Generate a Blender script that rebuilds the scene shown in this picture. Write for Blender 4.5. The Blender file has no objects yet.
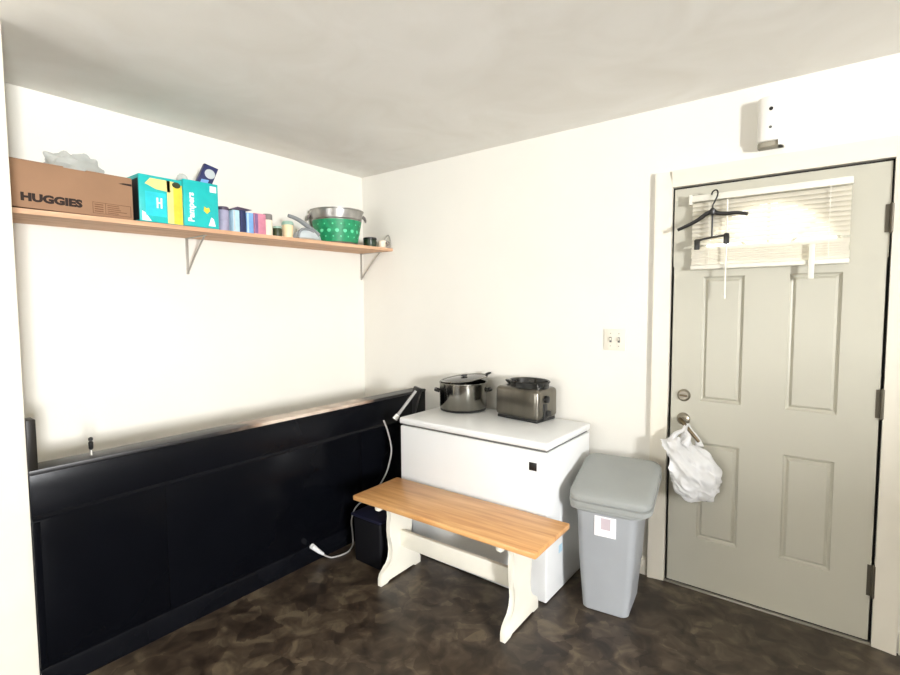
import bpy, bmesh, math, random
from mathutils import Vector, Matrix, noise
random.seed(7)
S = bpy.context.scene
COL = S.collection
PI = math.pi
H = 2.4616

# ------------------------------------------------------------------ materials
def lin(c):
    return tuple(((v/255)/12.92 if v/255 <= .04045 else ((v/255+.055)/1.055)**2.4) for v in c)

def mat(name, rgb, rough=.5, metal=0., spec=.5, var=.06, scale=8., bump=0., bscale=60., coat=0., trans=0., stretch=None):
    """principled material with a little procedural tone variation; rgb is sRGB 0-255"""
    m = bpy.data.materials.new(name); m.use_nodes = True
    nt = m.node_tree; N = nt.nodes; L = nt.links
    b = N['Principled BSDF']
    c = lin(rgb)
    tc = N.new('ShaderNodeTexCoord')
    mp = N.new('ShaderNodeMapping')
    if stretch: mp.inputs['Scale'].default_value = stretch
    L.new(tc.outputs['Object'], mp.inputs['Vector'])
    nz = N.new('ShaderNodeTexNoise'); nz.inputs['Scale'].default_value = scale; nz.inputs['Detail'].default_value = 4
    L.new(mp.outputs[0], nz.inputs['Vector'])
    rp = N.new('ShaderNodeValToRGB')
    rp.color_ramp.elements[0].position = .3; rp.color_ramp.elements[1].position = .7
    rp.color_ramp.elements[0].color = tuple(max(0, v*(1-var)) for v in c)+(1,)
    rp.color_ramp.elements[1].color = tuple(min(1, v*(1+var)) for v in c)+(1,)
    L.new(nz.outputs['Fac'], rp.inputs['Fac'])
    L.new(rp.outputs['Color'], b.inputs['Base Color'])
    b.inputs['Roughness'].default_value = rough; b.inputs['Metallic'].default_value = metal
    b.inputs['Specular IOR Level'].default_value = spec
    b.inputs['Coat Weight'].default_value = coat
    if bump:
        n2 = N.new('ShaderNodeTexNoise'); n2.inputs['Scale'].default_value = bscale; n2.inputs['Detail'].default_value = 3
        L.new(mp.outputs[0], n2.inputs['Vector'])
        bp = N.new('ShaderNodeBump'); bp.inputs['Strength'].default_value = bump; bp.inputs['Distance'].default_value = .004
        L.new(n2.outputs['Fac'], bp.inputs['Height']); L.new(bp.outputs[0], b.inputs['Normal'])
    if trans:
        tl = N.new('ShaderNodeBsdfTranslucent'); L.new(rp.outputs['Color'], tl.inputs['Color'])
        mx = N.new('ShaderNodeMixShader'); mx.inputs[0].default_value = trans
        L.new(b.outputs[0], mx.inputs[1]); L.new(tl.outputs[0], mx.inputs[2])
        L.new(mx.outputs[0], N['Material Output'].inputs['Surface'])
    return m

def ramp_mat(name, cols, build, rough=.5, bump=0., spec=.5):
    """material whose colour ramp is driven by a custom node chain; build(N, L, obj_vec) returns the Fac socket"""
    m = bpy.data.materials.new(name); m.use_nodes = True
    N = m.node_tree.nodes; L = m.node_tree.links; b = N['Principled BSDF']
    tc = N.new('ShaderNodeTexCoord')
    fac = build(N, L, tc.outputs['Object'])
    rp = N.new('ShaderNodeValToRGB'); cr = rp.color_ramp
    for i, (p, c) in enumerate(cols):
        e = cr.elements[i] if i < 2 else cr.elements.new(p)
        e.position = p; e.color = lin(c)+(1,)
    L.new(fac, rp.inputs['Fac']); L.new(rp.outputs['Color'], b.inputs['Base Color'])
    b.inputs['Roughness'].default_value = rough; b.inputs['Specular IOR Level'].default_value = spec
    if bump:
        bp = N.new('ShaderNodeBump'); bp.inputs['Strength'].default_value = bump; bp.inputs['Distance'].default_value = .003
        L.new(fac, bp.inputs['Height']); L.new(bp.outputs[0], b.inputs['Normal'])
    return m

def glass_mat(name, rgb=(255,255,255), trans=.9, rough=.03):
    m = bpy.data.materials.new(name); m.use_nodes = True
    N = m.node_tree.nodes; L = m.node_tree.links
    N.remove(N['Principled BSDF'])
    nz = N.new('ShaderNodeTexNoise'); nz.inputs['Scale'].default_value = 3
    mr = N.new('ShaderNodeMapRange'); mr.inputs['To Min'].default_value = trans-.02; mr.inputs['To Max'].default_value = trans+.02
    L.new(nz.outputs['Fac'], mr.inputs['Value'])
    g = N.new('ShaderNodeBsdfGlossy'); g.inputs['Roughness'].default_value = rough
    t = N.new('ShaderNodeBsdfTransparent'); t.inputs['Color'].default_value = lin(rgb)+(1,)
    x = N.new('ShaderNodeMixShader'); L.new(mr.outputs[0], x.inputs[0])
    L.new(g.outputs[0], x.inputs[1]); L.new(t.outputs[0], x.inputs[2])
    L.new(x.outputs[0], N['Material Output'].inputs['Surface'])
    return m

def film_mat(name, rgb, op=.6, trans=.4):
    """thin crinkled plastic film: partly see-through, partly diffuse, a little shiny"""
    m = mat(name, rgb, rough=.3, var=.05, scale=12, trans=trans, bump=.25, bscale=35)
    N = m.node_tree.nodes; L = m.node_tree.links
    out = N['Material Output']; src = out.inputs['Surface'].links[0].from_socket
    t = N.new('ShaderNodeBsdfTransparent'); x = N.new('ShaderNodeMixShader'); x.inputs[0].default_value = op
    L.new(t.outputs[0], x.inputs[1]); L.new(src, x.inputs[2]); L.new(x.outputs[0], out.inputs['Surface'])
    return m

def f_wood(sc):
    def build(N, L, v):
        mp = N.new('ShaderNodeMapping'); mp.inputs['Scale'].default_value = sc; L.new(v, mp.inputs['Vector'])
        n = N.new('ShaderNodeTexNoise'); n.inputs['Scale'].default_value = 2.2; n.inputs['Detail'].default_value = 6
        n.inputs['Distortion'].default_value = .6; L.new(mp.outputs[0], n.inputs['Vector'])
        return n.outputs['Fac']
    return build

def f_floor(N, L, v):
    n0 = N.new('ShaderNodeTexNoise'); n0.inputs['Scale'].default_value = 3.; n0.inputs['Detail'].default_value = 5
    n0.inputs['Distortion'].default_value = 1.2; L.new(v, n0.inputs['Vector'])
    mm = N.new('ShaderNodeMixRGB'); mm.inputs[0].default_value = .16; L.new(v, mm.inputs[1]); L.new(n0.outputs['Color'], mm.inputs[2])
    vo = N.new('ShaderNodeTexVoronoi'); vo.inputs['Scale'].default_value = 13; vo.inputs['Randomness'].default_value = 1
    L.new(mm.outputs[0], vo.inputs['Vector'])
    bw = N.new('ShaderNodeRGBToBW'); L.new(vo.outputs['Color'], bw.inputs[0])
    n1 = N.new('ShaderNodeTexNoise'); n1.inputs['Scale'].default_value = 9; n1.inputs['Detail'].default_value = 6; n1.inputs['Distortion'].default_value = 1.
    L.new(v, n1.inputs['Vector'])
    x = N.new('ShaderNodeMix'); x.data_type = 'FLOAT'; x.inputs[0].default_value = .78
    L.new(bw.outputs[0], x.inputs[2]); L.new(n1.outputs['Fac'], x.inputs[3])
    return x.outputs[0]

def f_ceil(N, L, v):
    n = N.new('ShaderNodeTexNoise'); n.inputs['Scale'].default_value = 2.3; n.inputs['Detail'].default_value = 7
    n.inputs['Distortion'].default_value = 1.4; L.new(v, n.inputs['Vector'])
    return n.outputs['Fac']

M = {}
WALLC = (231, 228, 219)
M['wall'] = mat('cream_wall_paint', WALLC, rough=.75, var=.015, scale=2.5, bump=.08, bscale=90)
M['wall2'] = mat('taupe_wall_paint', (128, 118, 104), rough=.8, var=.02, scale=2.5)
M['ceil'] = ramp_mat('mottled_ceiling_plaster', [(.3,(235,232,225)),(.7,(243,241,236))], f_ceil, rough=.9, bump=.35)
M['floor'] = ramp_mat('brown_stone_vinyl', [(.33,(36,27,20)),(.68,(98,86,69)),(.44,(52,42,33)),(.55,(70,59,47))], f_floor, rough=.42, bump=.1)
M['blackf'] = mat('black_panel_paint', (8,9,13), rough=.16, spec=.08, var=.12, scale=5)
M['black'] = mat('glossy_black_wall_paint', (11,12,16), rough=.26, spec=.13, var=.12, scale=5, bump=.03, bscale=25)
M['post'] = mat('dark_brown_black_paint', (28,25,21), rough=.4, spec=.25, var=.15, scale=10)
M['trimw'] = mat('white_trim_paint', (226,220,205), rough=.5, var=.02)
M['door'] = mat('ivory_door_paint', (186,183,168), rough=.45, var=.02, scale=3)
M['gap'] = mat('dark_weatherstrip_rubber', (36,32,27), rough=.7)
M['alum'] = mat('dull_aluminium', (176,172,160), rough=.4, metal=.8)
M['steel'] = mat('brushed_stainless_steel', (140,138,131), rough=.17, metal=1, var=.1, scale=10, stretch=(1,1,.15))
M['steelb'] = mat('brushed_steel_housing', (124,120,111), rough=.28, metal=1, var=.16, scale=14, stretch=(1,1,.1))
M['galv'] = mat('galvanised_metal', (172,170,166), rough=.35, metal=.9, var=.2, scale=14)
M['blackp'] = mat('black_plastic', (22,22,22), rough=.35)
M['darkgl'] = mat('dark_glass', (30,30,28), rough=.12)
M['white'] = mat('white_enamel', (224,225,224), rough=.3, var=.01, bump=.02, bscale=200)
M['whitep'] = mat('white_plastic', (236,233,226), rough=.4, var=.015)
M['gasket'] = mat('grey_gasket', (95,95,92), rough=.7)
M['binl'] = mat('grey_plastic_lid', (146,149,146), rough=.5, var=.03, bump=.05, bscale=250)
M['binb'] = mat('grey_plastic_bin', (150,153,156), rough=.5, var=.03, bump=.05, bscale=250)
M['stick'] = mat('white_sticker_paper', (240,236,238), rough=.5)
M['stickg'] = mat('mauve_print', (186,172,178), rough=.5)
M['oak'] = ramp_mat('honey_pine_varnish', [(.3,(190,134,80)),(.7,(224,176,118)),(.5,(208,155,98))], f_wood((1.2,16,6)), rough=.32)
M['shelf'] = ramp_mat('raw_pine_board', [(.3,(192,146,112)),(.7,(222,182,146))], f_wood((14,1.1,10)), rough=.6)
M['benchw'] = mat('cream_bench_paint', (228,224,210), rough=.5, var=.03)
M['card'] = mat('brown_cardboard', (152,117,89), rough=.85, var=.06, scale=7, bump=.06, bscale=40)
M['ink'] = mat('dark_brown_ink', (38,22,14), rough=.8)
M['inkl'] = mat('faded_brown_ink', (112,74,48), rough=.8)
M['teal'] = mat('teal_carton', (20,182,180), rough=.4, var=.08, scale=14)
M['tealb'] = mat('cyan_print', (40,200,212), rough=.4, var=.14, scale=18)
M['yellow'] = mat('yellow_print', (236,206,64), rough=.4, var=.1, scale=20)
M['paley'] = mat('pale_yellow_print', (226,214,140), rough=.4, var=.08, scale=20)
M['whitel'] = mat('white_lettering', (240,250,250), rough=.4)
M['shadowgap'] = mat('shaded_carton_side', (22,28,30), rough=.6)
M['navy'] = mat('navy_plastic', (44,50,96), rough=.4)
M['navyd'] = mat('very_dark_navy_plastic', (9,9,13), rough=.6, spec=.2)
M['navyr'] = mat('navy_rim', (17,18,38), rough=.5, spec=.3)
M['paleb'] = mat('pale_blue_card', (178,210,226), rough=.5, var=.1, scale=25)
M['blue'] = mat('sky_blue_card', (122,168,220), rough=.5, var=.1, scale=25)
M['lilac'] = mat('grey_lilac_card', (158,154,178), rough=.5, var=.16, scale=25)
M['darkb'] = mat('dark_blue_card', (32,44,84), rough=.5, var=.2, scale=25)
M['pink'] = mat('dusty_pink_card', (206,132,152), rough=.5, var=.12, scale=25)
M['mauve'] = mat('mauve_card', (128,96,140), rough=.5, var=.12, scale=25)
M['creamj'] = mat('cream_label', (238,222,200), rough=.5, var=.06, scale=25)
M['darkcap'] = mat('dark_purple_cap', (76,62,82), rough=.4)
M['greyc'] = mat('mid_grey_cap', (128,122,118), rough=.4)
M['olive'] = mat('dark_olive_plastic', (50,58,30), rough=.45, var=.2, scale=25)
M['peach'] = mat('peach_ceramic', (240,214,172), rough=.4)
M['sage'] = mat('sage_lid', (150,180,164), rough=.4)
M['greyi'] = mat('grey_iron_plastic', (132,136,138), rough=.35, var=.06)
M['lightg'] = mat('pale_grey_plastic', (190,198,200), rough=.35, var=.06)
M['green'] = mat('green_wrap', (24,140,92), rough=.45, var=.25, scale=30)
M['mint'] = mat('mint_print', (96,214,160), rough=.45)
M['dgreen'] = mat('dark_green_tin', (34,52,32), rough=.4, var=.2, scale=30)
M['hang'] = mat('black_hanger_plastic', (26,24,22), rough=.35)
M['bronze'] = mat('worn_bronze', (112,98,78), rough=.35, metal=.9)
M['nickel'] = mat('satin_nickel', (150,144,130), rough=.3, metal=.9)
M['hinge'] = mat('aged_hinge_metal', (96,90,78), rough=.45, metal=.7)
M['taupe'] = mat('taupe_plastic', (150,144,128), rough=.5)
M['zinc'] = mat('zinc_bracket', (178,174,166), rough=.4, metal=.6)
M['cable'] = mat('pale_grey_cable', (150,148,145), rough=.5)
M['plug'] = mat('white_plug', (232,232,230), rough=.4)
M['glass'] = glass_mat('clear_window_glass')
M['clear'] = glass_mat('clear_drinking_glass', (238,240,236), .72, .08)
M['bag'] = film_mat('white_bag_film', (244,244,244), .93, .35)
M['crinkle'] = film_mat('clear_crinkled_film', (222,226,222), .5, .35)
M['slat'] = mat('white_blind_slat', (238,234,222), rough=.4, var=.01, trans=.45)
M['blindw'] = mat('white_blind_plastic', (224,221,208), rough=.4, var=.01)
M['cord'] = mat('white_cord', (232,228,216), rough=.7)

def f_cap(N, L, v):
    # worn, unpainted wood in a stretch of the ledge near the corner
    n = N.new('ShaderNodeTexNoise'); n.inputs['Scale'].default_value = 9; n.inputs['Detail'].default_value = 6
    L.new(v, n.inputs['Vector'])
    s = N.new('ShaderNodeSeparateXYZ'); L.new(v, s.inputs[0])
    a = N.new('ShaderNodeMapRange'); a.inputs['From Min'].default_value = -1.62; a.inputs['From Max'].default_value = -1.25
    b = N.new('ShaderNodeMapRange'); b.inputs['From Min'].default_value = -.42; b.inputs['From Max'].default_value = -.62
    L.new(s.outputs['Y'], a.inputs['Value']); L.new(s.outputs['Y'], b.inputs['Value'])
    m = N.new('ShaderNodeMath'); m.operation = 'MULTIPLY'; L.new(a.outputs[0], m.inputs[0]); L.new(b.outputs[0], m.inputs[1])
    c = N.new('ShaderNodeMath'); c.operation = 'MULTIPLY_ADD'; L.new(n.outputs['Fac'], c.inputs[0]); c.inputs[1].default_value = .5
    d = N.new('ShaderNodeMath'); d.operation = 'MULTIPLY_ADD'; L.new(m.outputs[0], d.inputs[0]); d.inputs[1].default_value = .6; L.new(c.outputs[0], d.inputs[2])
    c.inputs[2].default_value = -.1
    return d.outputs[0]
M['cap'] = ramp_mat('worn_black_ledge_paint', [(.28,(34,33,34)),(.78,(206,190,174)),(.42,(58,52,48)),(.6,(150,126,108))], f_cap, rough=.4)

# ------------------------------------------------------------------ mesh builder
class MB:
    def __init__(s): s.bm = bmesh.new(); s.mi = 0; s.mats = []
    def m(s, material):
        if material not in s.mats: s.mats.append(material)
        s.mi = s.mats.index(material); return s
    def _fin(s, faces):
        for f in faces: f.material_index = s.mi
    def box(s, x0, x1, y0, y1, z0, z1, bev=0., seg=2, taper=None, M4=None):
        vs = []
        for z in (z0, z1):
            for (x, y) in ((x0,y0),(x1,y0),(x1,y1),(x0,y1)):
                if taper and z == z0:
                    cx, cy = (x0+x1)/2, (y0+y1)/2
                    x = cx+(x-cx)*taper[0]; y = cy+(y-cy)*taper[1]
                vs.append(s.bm.verts.new((x,y,z)))
        fs = [s.bm.faces.new([vs[i] for i in q]) for q in ((3,2,1,0),(4,5,6,7),(0,1,5,4),(1,2,6,5),(2,3,7,6),(3,0,4,7))]
        s._fin(fs)
        if bev:
            ed = list({e for f in fs for e in f.edges})
            r = bmesh.ops.bevel(s.bm, geom=ed, offset=bev, segments=seg, affect='EDGES', profile=.5, clamp_overlap=True)
            s._fin(r['faces']); vs = list({v for v in r['verts']} | {v for v in vs if v.is_valid})
        if M4:
            for v in vs:
                if v.is_valid: v.co = M4 @ v.co
        return s
    def prism(s, poly, axis, a0, a1, bev=0.):
        def mk(p, a):
            if axis == 0: return (a, p[0], p[1])
            if axis == 1: return (p[0], a, p[1])
            return (p[0], p[1], a)
        A = [s.bm.verts.new(mk(p, a0)) for p in poly]; B = [s.bm.verts.new(mk(p, a1)) for p in poly]
        n = len(poly)
        fs = [s.bm.faces.new(A), s.bm.faces.new(B[::-1])]
        for i in range(n): fs.append(s.bm.faces.new((A[i], B[i], B[(i+1)%n], A[(i+1)%n])))
        s._fin(fs)
        if bev:
            ed = [e for f in fs[:2] for e in f.edges]
            r = bmesh.ops.bevel(s.bm, geom=ed, offset=bev, segments=2, affect='EDGES', profile=.5, clamp_overlap=True)
            s._fin(r['faces'])
        return s
    def lathe(s, prof, c=(0,0,0), seg=32, sx=1., sy=1., cap0=True, cap1=True, R=None):
        rings = []
        for r, z in prof:
            ring = []
            for k in range(seg):
                a = 2*PI*k/seg
                p = Vector((r*math.cos(a)*sx, r*math.sin(a)*sy, z))
                if R: p = R @ p
                ring.append(s.bm.verts.new(p+Vector(c)))
            rings.append(ring)
        fs = []
        for i in range(len(rings)-1):
            for k in range(seg):
                fs.append(s.bm.faces.new((rings[i][k], rings[i][(k+1)%seg], rings[i+1][(k+1)%seg], rings[i+1][k])))
        if cap0: fs.append(s.bm.faces.new(rings[0][::-1]))
        if cap1: fs.append(s.bm.faces.new(rings[-1]))
        s._fin(fs); return s
    def cyl(s, p0, p1, r0, r1=None, seg=20):
        p0 = Vector(p0); p1 = Vector(p1); d = p1-p0
        R = d.to_track_quat('Z','Y').to_matrix()
        return s.lathe([(r0,0),(r0 if r1 is None else r1, d.length)], p0, seg, R=R)
    def tube(s, pts, r, seg=10, smooth=4, rfun=None):
        P = [Vector(p) for p in pts]
        if smooth and len(P) > 2:
            Q = []
            for i in range(len(P)-1):
                p0 = P[max(i-1,0)]; p1 = P[i]; p2 = P[i+1]; p3 = P[min(i+2,len(P)-1)]
                for k in range(smooth):
                    t = k/smooth
                    Q.append(.5*((2*p1)+(-p0+p2)*t+(2*p0-5*p1+4*p2-p3)*t*t+(-p0+3*p1-3*p2+p3)*t**3))
            Q.append(P[-1]); P = Q
        rings = []; up = Vector((0,0,1))
        T0 = (P[1]-P[0]).normalized()
        if abs(T0.dot(up)) > .9: up = Vector((1,0,0))
        nrm = (up-T0*up.dot(T0)).normalized()
        for i, p in enumerate(P):
            T = (P[min(i+1,len(P)-1)]-P[max(i-1,0)]).normalized()
            nrm = (nrm-T*nrm.dot(T)).normalized(); bn = T.cross(nrm)
            rr = rfun(i/(len(P)-1)) if rfun else r
            rings.append([s.bm.verts.new(p+(nrm*math.cos(2*PI*k/seg)+bn*math.sin(2*PI*k/seg))*rr) for k in range(seg)])
        fs = []
        for i in range(len(rings)-1):
            for k in range(seg):
                fs.append(s.bm.faces.new((rings[i][k], rings[i][(k+1)%seg], rings[i+1][(k+1)%seg], rings[i+1][k])))
        fs.append(s.bm.faces.new(rings[0][::-1])); fs.append(s.bm.faces.new(rings[-1]))
        s._fin(fs); return s
    def blob(s, fn, sub=5):
        """fn maps a unit direction to a point"""
        r = bmesh.ops.create_icosphere(s.bm, subdivisions=sub, radius=1)
        fs = set()
        for v in r['verts']:
            v.co = fn(v.co.copy())
            fs.update(v.link_faces)
        s._fin(fs); return s
    def text(s, body, size, M4, bold=0., ext=.0008, spacing=1.):
        cu = bpy.data.curves.new('lettering', 'FONT'); cu.body = body; cu.size = size; cu.offset = bold; cu.extrude = ext
        cu.align_x = 'LEFT'; cu.space_character = spacing; cu.resolution_u = 3
        o = bpy.data.objects.new('lettering', cu); COL.objects.link(o)
        bpy.context.view_layer.update()
        me = bpy.data.meshes.new_from_object(o.evaluated_get(bpy.context.evaluated_depsgraph_get()))
        me.transform(M4)
        n0 = len(s.bm.faces); s.bm.from_mesh(me); s.bm.faces.ensure_lookup_table()
        s._fin(s.bm.faces[n0:])
        bpy.data.objects.remove(o); bpy.data.curves.remove(cu); bpy.data.meshes.remove(me)
        return s
    def build(s, name, material=None, parent=None, origin=None, local=False, angle=35, kind=None):
        if material and not s.mats: s.mats = [material]
        bmesh.ops.recalc_face_normals(s.bm, faces=s.bm.faces)
        me = bpy.data.meshes.new(name); s.bm.to_mesh(me); s.bm.free()
        for x in s.mats: me.materials.append(x)
        for p in me.polygons: p.use_smooth = True
        me.set_sharp_from_angle(angle=math.radians(angle))
        o = bpy.data.objects.new(name, me); COL.objects.link(o)
        if parent is not None:
            o.parent = parent
            if not local: me.transform(WM[parent.name].inverted())
            WM[o.name] = WM[parent.name].copy()
        else:
            org = Vector(origin) if origin is not None else Vector((0,0,0))
            me.transform(Matrix.Translation(-org)); o.location = org
            WM[o.name] = Matrix.Translation(org)
        if kind: o['kind'] = kind
        return o
WM = {}
def tag(o, label, cat, group=None):
    o['label'] = label; o['category'] = cat
    if group: o['group'] = group
    return o
def thing(name, label, cat, loc, rz=0., group=None):
    o = bpy.data.objects.new(name, None); COL.objects.link(o); o.empty_display_size = .1
    o.location = loc; o.rotation_euler = (0,0,rz)
    WM[o.name] = Matrix.Translation(Vector(loc)) @ Matrix.Rotation(rz, 4, 'Z')
    return tag(o, label, cat, group)
def B(*a, **k):
    return MB().box(*a, **k)

# ------------------------------------------------------------------ the room
XR, YF = 7.2, -6.0
XP = .631            # face of the black half wall
YR = -2.246          # the return wall the half wall ends at
B(-.15, XR+.15, YF-.15, .12, -.12, 0).build('floor', M['floor'], kind='structure')
B(-.15, XR+.15, YF-.15, .12, H, H+.12).build('ceiling', M['ceil'], kind='structure')
DX0, DX1, DZ1 = 2.302, 3.127, 2.041
JX0, JX1, JZ = 2.291, 3.1345, 2.053
mb = MB()
mb.box(-.15, JX0, 0, .12, 0, H).box(JX1, XR+.15, 0, .12, 0, H).box(JX0, JX1, 0, .12, JZ, H)
mb.build('wall_back', M['wall'], kind='structure')
B(-.15, 0, YR-.1, 0, 0, H).build('wall_left', M['wall'], kind='structure')
B(-.15, XP, YF-.15, YR, 0, H, bev=.004).build('wall_left_return', M['trimw'], kind='structure')
# right wall with a window, front wall (behind the camera) with a wide window
WY0, WY1, WZ0, WZ1 = -4.3, -3.5, 1.15, 2.15
mb = MB()
mb.box(XR, XR+.15, YF-.15, WY0, 0, H).box(XR, XR+.15, WY1, 0, 0, H).box(XR, XR+.15, WY0, WY1, 0, WZ0).box(XR, XR+.15, WY0, WY1, WZ1, H)
mb.build('wall_right', M['wall2'], kind='structure')
FX0, FX1, FZ0, FZ1 = .9, 2.7, .6, 2.2
mb = MB()
mb.box(XP, FX0, YF-.15, YF, 0, H).box(FX1, XR, YF-.15, YF, 0, H).box(FX0, FX1, YF-.15, YF, 0, FZ0).box(FX0, FX1, YF-.15, YF, FZ1, H)
mb.build('wall_front', M['wall2'], kind='structure')
def window(name, axis, a0, a1, z0, z1, c):
    fr = MB()
    t = .05
    def bx(m_, p0, p1, q0, q1, d0, d1):
        if axis == 0: m_.box(c+d0, c+d1, p0, p1, q0, q1)
        else: m_.box(p0, p1, c+d0, c+d1, q0, q1)
    bx(fr, a0, a0+t, z0, z1, -.03, .03); bx(fr, a1-t, a1, z0, z1, -.03, .03)
    bx(fr, a0+t, a1-t, z0, z0+t, -.03, .03); bx(fr, a0+t, a1-t, z1-t, z1, -.03, .03)
    mid = (a0+a1)/2
    bx(fr, mid-.02, mid+.02, z0+t, z1-t, -.025, .025)
    f = fr.build(name, M['trimw'], kind='structure')
    g = MB()
    bx(g, a0+t, mid-.02, z0+t, z1-t, -.003, .003); bx(g, mid+.02, a1-t, z0+t, z1-t, -.003, .003)
    g.build('window_pane', M['glass'], f)
window('window_1', 0, WY0, WY1, WZ0, WZ1, XR+.08)
window('window_2', 1, FX0, FX1, FZ0, FZ1, YF-.08)

# unseen low block off to the right, added to shade the lower door
B(4.94, 5.06, -2.15, 0, 0, 1.25, bev=.004).build('added_shade_block', M['wall'], kind='structure')
# black half wall in front of the stairwell
mb = MB()
ZC = .846
mb.box(.550, .620, YR, 0, 0, ZC)
mb.box(.620, XP+.004, YR+.001, -.001, .684, ZC, bev=.003)
hw = mb.build('wall_half', M['black'], kind='structure')
for a, b in ((YR+.001, -1.779), (-1.777, -.621), (-.619, -.001)):
    B(.620, XP-.002, a, b, .095, .672, bev=.001).build('panel', M['blackf'], hw)
mb = MB()
mb.prism([(.620,.668),(XP+.012,.672),(XP+.012,.680),(XP+.004,.690),(.620,.690)], 1, YR+.001, -.001)
mb.build('rail_moulding', M['black'], hw)
mb = MB()
mb.prism([(.620,0),(XP+.012,0),(XP+.012,.085),(XP+.006,.098),(.620,.104)], 1, YR+.001, -.001)
mb.build('skirting_board', M['black'], hw)
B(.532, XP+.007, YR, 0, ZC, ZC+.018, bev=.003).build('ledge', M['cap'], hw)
B(.575, XP+.010, YR, YR+.028, ZC+.018, 1.052, bev=.002).build('trim_1', M['post'], kind='structure')
mb = B(XP+.0045, XP+.0125, YR+.001, YR+.024, 0.105, ZC-.18, bev=.001)
mb.build('corner_strip', M['blackf'], hw)
B(.543, .550, YR+.001, -.001, 0, ZC-.001).build('bounce_back', M['wall'], hw)  # pale unseen face, added to bounce light onto the left wall
# screw peg standing on the ledge
t = thing('screw_peg', 'small dark metal peg standing on the black ledge at the left', 'peg', (.585,-2.035,ZC+.018))
MB().cyl((.585,-2.035,ZC+.018),(.585,-2.035,ZC+.040),.006,.005).build('base', M['zinc'], t)
MB().lathe([(.004,0),(.008,.006),(.009,.03),(.005,.036)], (.585,-2.035,ZC+.040), 16).build('shank', M['blackp'], t)
MB().lathe([(.003,0),(.008,.003),(.008,.012),(.003,.016)], (.585,-2.035,ZC+.076), 16).build('head', M['blackp'], t)

# baseboards on the back wall
mb = MB(); mb.prism([(-.012,0),(0,0),(0,.095),(-.006,.09),(-.012,.08)], 0, XP+.02, 2.205); mb.build('baseboard_back', M['trimw'], kind='structure')
mb = MB(); mb.prism([(-.012,0),(0,0),(0,.095),(-.006,.09),(-.012,.08)], 0, 3.222, 4.94); mb.build('baseboard_right', M['trimw'], kind='structure')

# door casing
mb = MB()
CW = .080
for (a, b, flip) in ((JX0-CW, JX0, False), (JX1, JX1+CW, True)):
    inn = [(0,0),(CW,0),(CW,-.012),(CW-.03,-.016),(CW-.055,-.020),(CW-.068,-.024),(0,-.024)]
    poly = [((a+q) if not flip else (b-q), y) for q, y in inn]
    mb.prism(poly, 2, 0, JZ+CW)
poly = [(0,JZ),(-.012,JZ),(-.016,JZ+.03),(-.020,JZ+.055),(-.024,JZ+.068),(-.024,JZ+CW),(0,JZ+CW)]
mb.prism(poly, 0, JX0, JX1)
mb.build('trim_2', M['trimw'], kind='structure')

# ------------------------------------------------------------------ the door
mb = MB(); mb.m(M['door'])
ZS = 1.655                                     # springing line of the half round light
pan = [(2.440,2.620,.275,.770),(2.796,2.984,.275,.770),(2.440,2.620,.980,1.600),(2.796,2.984,.980,1.600)]
xs = sorted({DX0, DX1, *[p[0] for p in pan], *[p[1] for p in pan]})
zs = sorted({.016, ZS, *[p[2] for p in pan], *[p[3] for p in pan]})
V = {}
for i, x in enumerate(xs):
    for j, z in enumerate(zs): V[i,j] = mb.bm.verts.new((x, 0, z))
fp = []
for i in range(len(xs)-1):
    for j in range(len(zs)-1):
        f = mb.bm.faces.new((V[i,j], V[i+1,j], V[i+1,j+1], V[i,j+1]))
        if any(abs(xs[i]-p[0]) < 1e-6 and abs(zs[j]-p[2]) < 1e-6 and abs(xs[i+1]-p[1]) < 1e-6 and abs(zs[j+1]-p[3]) < 1e-6 for p in pan): fp.append(f)
mb._fin(mb.bm.faces[:])
bmesh.ops.recalc_face_normals(mb.bm, faces=mb.bm.faces)
def step(fs, th, dy):
    r = bmesh.ops.inset_individual(mb.bm, faces=fs, thickness=th, depth=0)
    vs = {v for f in fs for v in f.verts}
    for v in vs: v.co.y += dy
step(fp, .009, .010); step(fp, .010, .003); step(fp, .016, -.011)
# sides/back of the slab
mb.box(DX0, DX1, .020, .044, .016, ZS)
for a in (DX0, DX1): pass
mb.box(DX0, DX0+.004, .0, .020, .016, ZS); mb.box(DX1-.004, DX1, .0, .020, .016, ZS); mb.box(DX0, DX1, 0.0002, .020, .016, .02)
CX, R0 = 2.705, .285; CXD = CX
arch = [(CX+R0*math.cos(PI-PI*k/28), ZS+R0*math.sin(PI-PI*k/28)) for k in range(29)]
mb.prism([(DX0,ZS)]+arch+[(DX1,ZS),(DX1,DZ1),(DX0,DZ1)], 1, 0, .044)
door = mb.build('door_1', None, kind='structure', angle=25)
# glazing frame and mullions, the pane
mb = MB()
mb.tube([(CX+(R0-.004)*math.cos(PI-PI*k/28), .0, ZS+(R0-.004)*math.sin(PI-PI*k/28)) for k in range(29)], .012, seg=8, smooth=1)
mb.box(CX-R0, CX+R0, -.008, .03, ZS-.004, ZS+.012)
for a in (45, 90, 135):
    d = Vector((math.cos(math.radians(a)), 0, math.sin(math.radians(a))))
    mb.cyl(Vector((CX,.02,ZS))+d*.02, Vector((CX,.02,ZS))+d*(R0-.01), .007, seg=8)
mb.build('light_frame', M['door'], door)
MB().prism(arch, 1, .024, .030).build('window_pane', M['glass'], door)
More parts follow.
